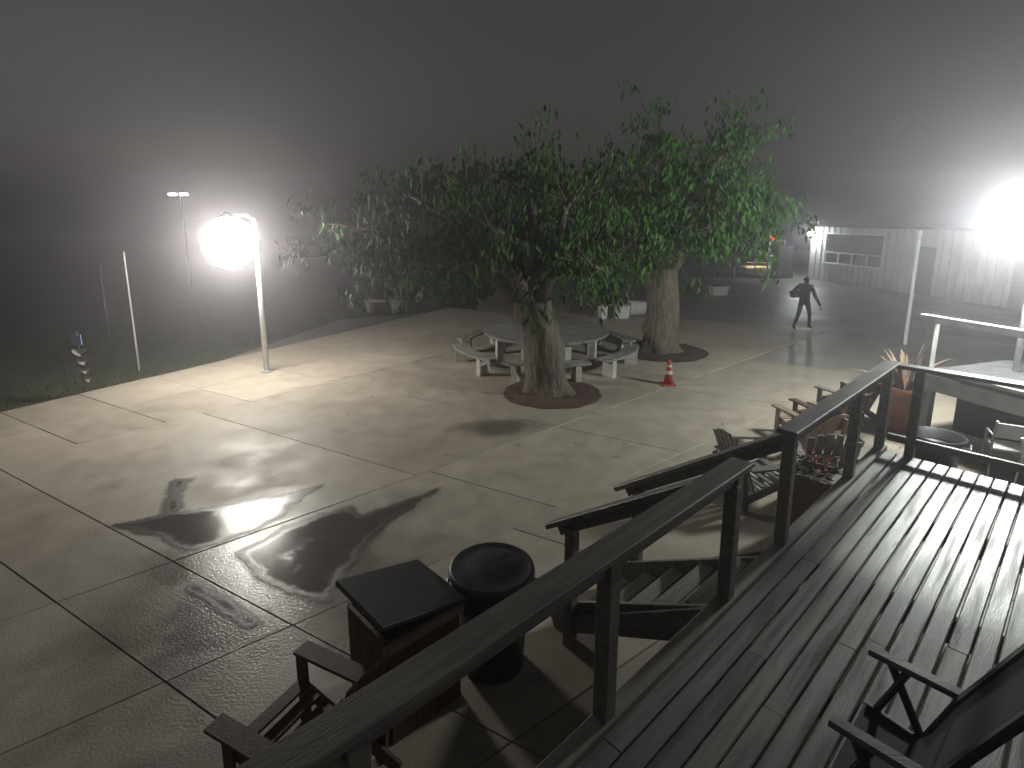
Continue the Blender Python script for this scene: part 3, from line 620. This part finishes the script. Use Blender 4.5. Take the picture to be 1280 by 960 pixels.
# ------------------------------------------------------------------ planter with red flowers
pl = thing('planter_box', 'tall dark planter box with red flowers against the deck', 'planter', (3.35, 5.75, 0), math.atan2(D1.y, D1.x))
for s in (-1, 1):
    MB().box((0, s * .21, .42), (.50, .03, .84)).build('side_panel', 'redwood', pl); MB().box((s * .235, 0, .42), (.03, .39, .84)).build('end_panel', 'redwood', pl)
MB().box((0, 0, .78), (.44, .38, .04)).build('soil', 'mulch', pl)
for s in (-1, 1): MB().box((0, s * .225, .855), (.54, .06, .025)).build('rim', 'bench', pl); 
lf = MB(); fl = MB()
for _ in range(26):
    p = Vector((random.uniform(-.2, .2), random.uniform(-.16, .16), .8)); leaf_quads(lf, p + Vector((0, 0, .1)), 6, .05, .08, .1)
for _ in range(10):
    p = Vector((random.uniform(-.19, .02), random.uniform(-.15, .15), random.uniform(.92, 1.05))); leaf_quads(fl, p, 12, .022, .04, .1); 
lf.build('foliage', 'leaf', pl); fl.build('flowers', 'flower', pl, kind='stuff')

# ------------------------------------------------------------------ slatted garden chairs beside the deck
def slat_chair(label, loc, rz, m, group):
    t = thing('slat_chair', label, 'chair', loc, rz, group)
    for k in range(5): MB().box((0, -.30 + .115 * k, .37 - .035 * k), (.52, .10, .022), bev=.004).build('seat_slat', m, t)
    d = Vector((0, .38, 1)).normalized()
    for k in range(6):
        x = -.235 + .094 * k; L = .68 + .12 * math.sin(math.pi * (k + .5) / 6)
        MB().bar((x, .20, .20), Vector((x * 1.12, .20, .20)) + d * L, .082, .02, up=(0, -1, .3)).build('back_slat', m, t)
    MB().bar((-.29, .40, .62), (.29, .40, .62), .06, .03).build('back_rail', m, t)
    for s in (-1, 1):
        MB().box((s * .34, -.02, .565), (.13, .74, .025)).build('arm', m, t)
        MB().bar((s * .30, -.34, 0), (s * .30, -.34, .55), .09, .025, up=(1, 0, 0)).build('leg', m, t)
        MB().bar((s * .275, -.33, .34), (s * .275, .52, .06), .024, .11).build('side_rail', m, t)
        MB().bar((s * .31, .34, .0), (s * .31, .40, .55), .07, .025, up=(1, 0, 0)).build('leg', m, t)
    return t
angd = math.atan2(D1.y, D1.x)
GRP = 'slatted garden chairs beside the deck'
slat_chair('reddish slatted garden chair at the deck foot beside the wooden bin', (-1.32, 3.02, 0), angd + R(200), 'redwood', GRP)
slat_chair('tan slatted garden chair with its back tilted up behind the stair handrail', (4.72, 8.45, 0), angd + R(150), 'tan', GRP)
slat_chair('dark slatted garden chair standing at the foot of the far stair handrail', (3.15, 6.75, 0), angd + R(60), 'rail', GRP)
slat_chair('reddish slatted garden chair between the tan chair and the terracotta pot', (5.15, 8.75, 0), angd + R(150), 'redwood', GRP)
slat_chair('dark slatted garden chair right beside the terracotta pot', (6.0, 9.55, 0), angd + R(160), 'rail', GRP)
slat_chair('dark slatted garden chair beside the planter box with red flowers', (4.15, 7.0, 0), angd + R(120), 'bench', GRP)

# wooden bin with sloped lid, trash can
bn = thing('wooden_bin', 'dark wooden bin enclosure with a sloped lid beside the round trash can', 'bin', (-.80, 3.66, 0), angd)
for s in (-1, 1):
    for k in range(3): MB().box((-.2 + .2 * k, s * .27, .40), (.19, .03, .80)).build('side_board', 'redwood', bn)
    for k in range(3): MB().box((s * .30, -.175 + .175 * k, .40), (.03, .168, .80)).build('end_board', 'redwood', bn)
MB().box((0, .02, .885), (.72, .66, .04), m=Matrix.Rotation(R(12), 4, 'Y'), bev=.008).build('lid', 'plastic', bn)
MB().box((-.02, -.31, .78), (.66, .035, .06)).build('trim', 'tan', bn)
cn2 = thing('trash_can', 'large round black plastic trash can between the wooden bin and the stair', 'trash can', (-.16, 4.0, 0))
MB().lathe([(.23, 0), (.25, .012), (.305, .80), (.335, .80), (.345, .83), (.335, .87), (.315, .875), (.30, .86), (.2, .885), (.05, .895)], 36).build('shell', 'plastic', cn2, smooth=True)
MB().lathe([(.30, .60), (.312, .61), (.312, .63), (.30, .64)], 36).build('band', 'plastic', cn2)
for s in (-1, 1): MB().tube([(s * .30, -.08, .70), (s * .36, -.07, .70), (s * .36, .07, .70), (s * .30, .08, .70)], .016, 8).build('handle', 'plastic', cn2)
# litter of boards lying at the stair foot
# ------------------------------------------------------------------ sling chair on the deck
ch = thing('sling_chair', 'dark sling patio chair standing on the wet deck boards', 'chair', dk(4.52, 1.28, DZ), math.atan2(G.y, G.x))
# local x = away from railing (inward), y = along the deck
for s in (-1, 1):
    y = s * .25
    MB().bar((-.34, y, .655), (.03, y, .645), .06, .028, up=(0, 0, 1), bev=.008).build('armrest', 'rail', ch)
    MB().tube([(-.26, y, .64), (-.12, y, .36), (.02, y, .0)], .017, 10).build('leg', 'blackm', ch)
    MB().tube([(-.20, y * .96, .64), (-.30, y * .96, .36), (-.36, y * .96, .0)], .017, 10).build('leg', 'blackm', ch)
    MB().tube([(-.32, y * .9, .40), (-.12, y * .9, .37), (-.03, y * .9, .62), (.23, y * .9, 1.19)], .018, 10).build('side_tube', 'blackm', ch)
V = []; F = []; cv = [(-.33, .405), (-.24, .39), (-.14, .375), (-.09, .45), (-.03, .62), (.09, .88), (.24, 1.2)]
for x, z in cv: V += [(x, -.24, z), (x, .24, z), (x + .012, -.24, z - .012), (x + .012, .24, z - .012)]
F = [(4 * i, 4 * i + 1, 4 * i + 5, 4 * i + 4) for i in range(6)] + [(4 * i + 2, 4 * i + 6, 4 * i + 7, 4 * i + 3) for i in range(6)] + [(4 * i, 4 * i + 4, 4 * i + 6, 4 * i + 2) for i in range(6)] + [(4 * i + 1, 4 * i + 3, 4 * i + 7, 4 * i + 5) for i in range(6)]
MB().add(V, F).build('sling', 'sling', ch)
MB().tube([(.245, -.26, 1.205), (.245, .26, 1.205)], .02, 10).build('top_bar', 'blackm', ch)

# ------------------------------------------------------------------ person
pr = thing('person', 'person in dark hooded jacket walking across the yard with a bundle under one arm', 'person', (9.37, 17.75, -.012), R(-48))
def skin(name, joints, edges, radii, material, parent, root=0, sub=2):
    me = bpy.data.meshes.new(name); me.from_pydata([Vector(j) for j in joints], edges, []); o = bpy.data.objects.new(name, me); C.objects.link(o)
    md = o.modifiers.new('s', 'SKIN'); md.use_smooth_shade = True
    lay = me.skin_vertices[0].data
    for i, r in enumerate(radii):
        lay[i].radius = r if isinstance(r, tuple) else (r, r)
        lay[i].use_root = i == root
    sm = o.modifiers.new('u', 'SUBSURF'); sm.levels = sub; sm.render_levels = sub
    dg = bpy.context.evaluated_depsgraph_get(); nm = bpy.data.meshes.new_from_object(o.evaluated_get(dg)); nm.name = name
    bpy.data.objects.remove(o); nm.materials.clear(); nm.materials.append(M[material])
    for p in nm.polygons: p.use_smooth = True
    q = bpy.data.objects.new(name, nm); C.objects.link(q); q.parent = parent; return q
# walking away with the near foot planted; local -y = towards the camera, x = right
J = [(0, 0, .95), (0, .02, 1.15), (0, .03, 1.38), (0, .02, 1.50), (0, 0, 1.60), (0, -.01, 1.72),
     (.09, 0, .90), (.12, -.20, .52), (.10, -.30, .09), (.11, -.46, .045),
     (-.09, 0, .90), (-.11, .10, .52), (-.10, .42, .17), (-.10, .33, .055),
     (.19, .02, 1.42), (.30, .02, 1.14), (.42, -.04, .92), (.46, -.08, .82),
     (-.19, .02, 1.42), (-.40, .0, 1.20), (-.24, -.20, 1.12), (-.14, -.26, 1.13)]
J = [(x, -y, z) for x, y, z in J]
E_ = [(0, 1), (1, 2), (2, 3), (3, 4), (4, 5), (0, 6), (6, 7), (7, 8), (8, 9), (0, 10), (10, 11), (11, 12), (12, 13), (2, 14), (14, 15), (15, 16), (16, 17), (2, 18), (18, 19), (19, 20), (20, 21)]
RD = [(.16, .12), (.15, .115), (.17, .12), (.075, .07), (.095, .10), (.075, .085), .095, .068, .05, .04, .095, .068, .05, .04, .075, .056, .044, .036, .075, .056, .044, .036]
body = skin('body', J, E_, RD, 'cloth', pr)
MB().lathe([(.02, 1.555), (.062, 1.575), (.07, 1.63), (.06, 1.70), (.02, 1.735)], 16, (0, .062, 0)).build('face', 'skin', pr, smooth=True)
def hand(o, d, side):
    o = Vector(o); d = Vector(d).normalized(); s_ = d.cross(Vector((0, 1, .2))).normalized() * side
    jj = [o, o + d * .05]; ee = [(0, 1)]; rr = [.024, .028]
    for k in range(4):
        b = o + d * .075 + s_ * (-.024 + .016 * k); L = (.062, .075, .07, .052)[k]
        jj += [b, b + d * L * .55 + Vector((0, -.006, 0)), b + d * L + Vector((0, -.018, 0))]; n0 = len(jj) - 3; ee += [(1, n0), (n0, n0 + 1), (n0 + 1, n0 + 2)]; rr += [.010, .009, .007]
    b = o + d * .03 - s_ * .034; jj += [b, b + d * .04 - s_ * .012]; ee += [(0, len(jj) - 2), (len(jj) - 2, len(jj) - 1)]; rr += [.011, .009]
    skin('hand', jj, ee, rr, 'skin', pr, sub=1)
hand((.465, .085, .80), (.12, .12, -1), 1); hand((-.13, .262, 1.13), (1, .2, .05), 1)
bd = thing('bundle', 'dark red cloth bundle held under the walking person\'s arm', 'bag', (9.37 - .27 * math.cos(R(-48)) + .02 * math.sin(R(48)), 17.75 - .27 * math.sin(R(-48)) + .02, 1.12), R(0))
bb = skin('sack', [(-.2, -.02, .0), (-.06, -.02, .03), (.1, -.03, .0)], [(0, 1), (1, 2)], [(.10, .11), (.13, .14), (.09, .10)], 'bag', bd, root=1)
MB().tube([(-.2, -.08, .08), (-.1, -.14, .20), (.05, -.1, .08)], .012, 8).build('strap', 'blackm', bd)

# ------------------------------------------------------------------ thin night haze
hz = MB().box((4, 50, 5.0), (170, 124, 12.6)).build('haze', 'concrete', kind='stuff')
hm = bpy.data.materials.new('haze'); hm.use_nodes = True; hn = hm.node_tree.nodes; hn.clear()
pv = hn.new('ShaderNodeVolumePrincipled'); ou = hn.new('ShaderNodeOutputMaterial'); hm.node_tree.links.new(pv.outputs[0], ou.inputs['Volume'])
pv.inputs['Color'].default_value = (.95, .92, 1, 1); pv.inputs['Density'].default_value = HAZE; pv.inputs['Anisotropy'].default_value = .82
hz.data.materials.clear(); hz.data.materials.append(hm)
tag(hz, 'thin pale mist hanging in the night air round the floodlights', 'haze')
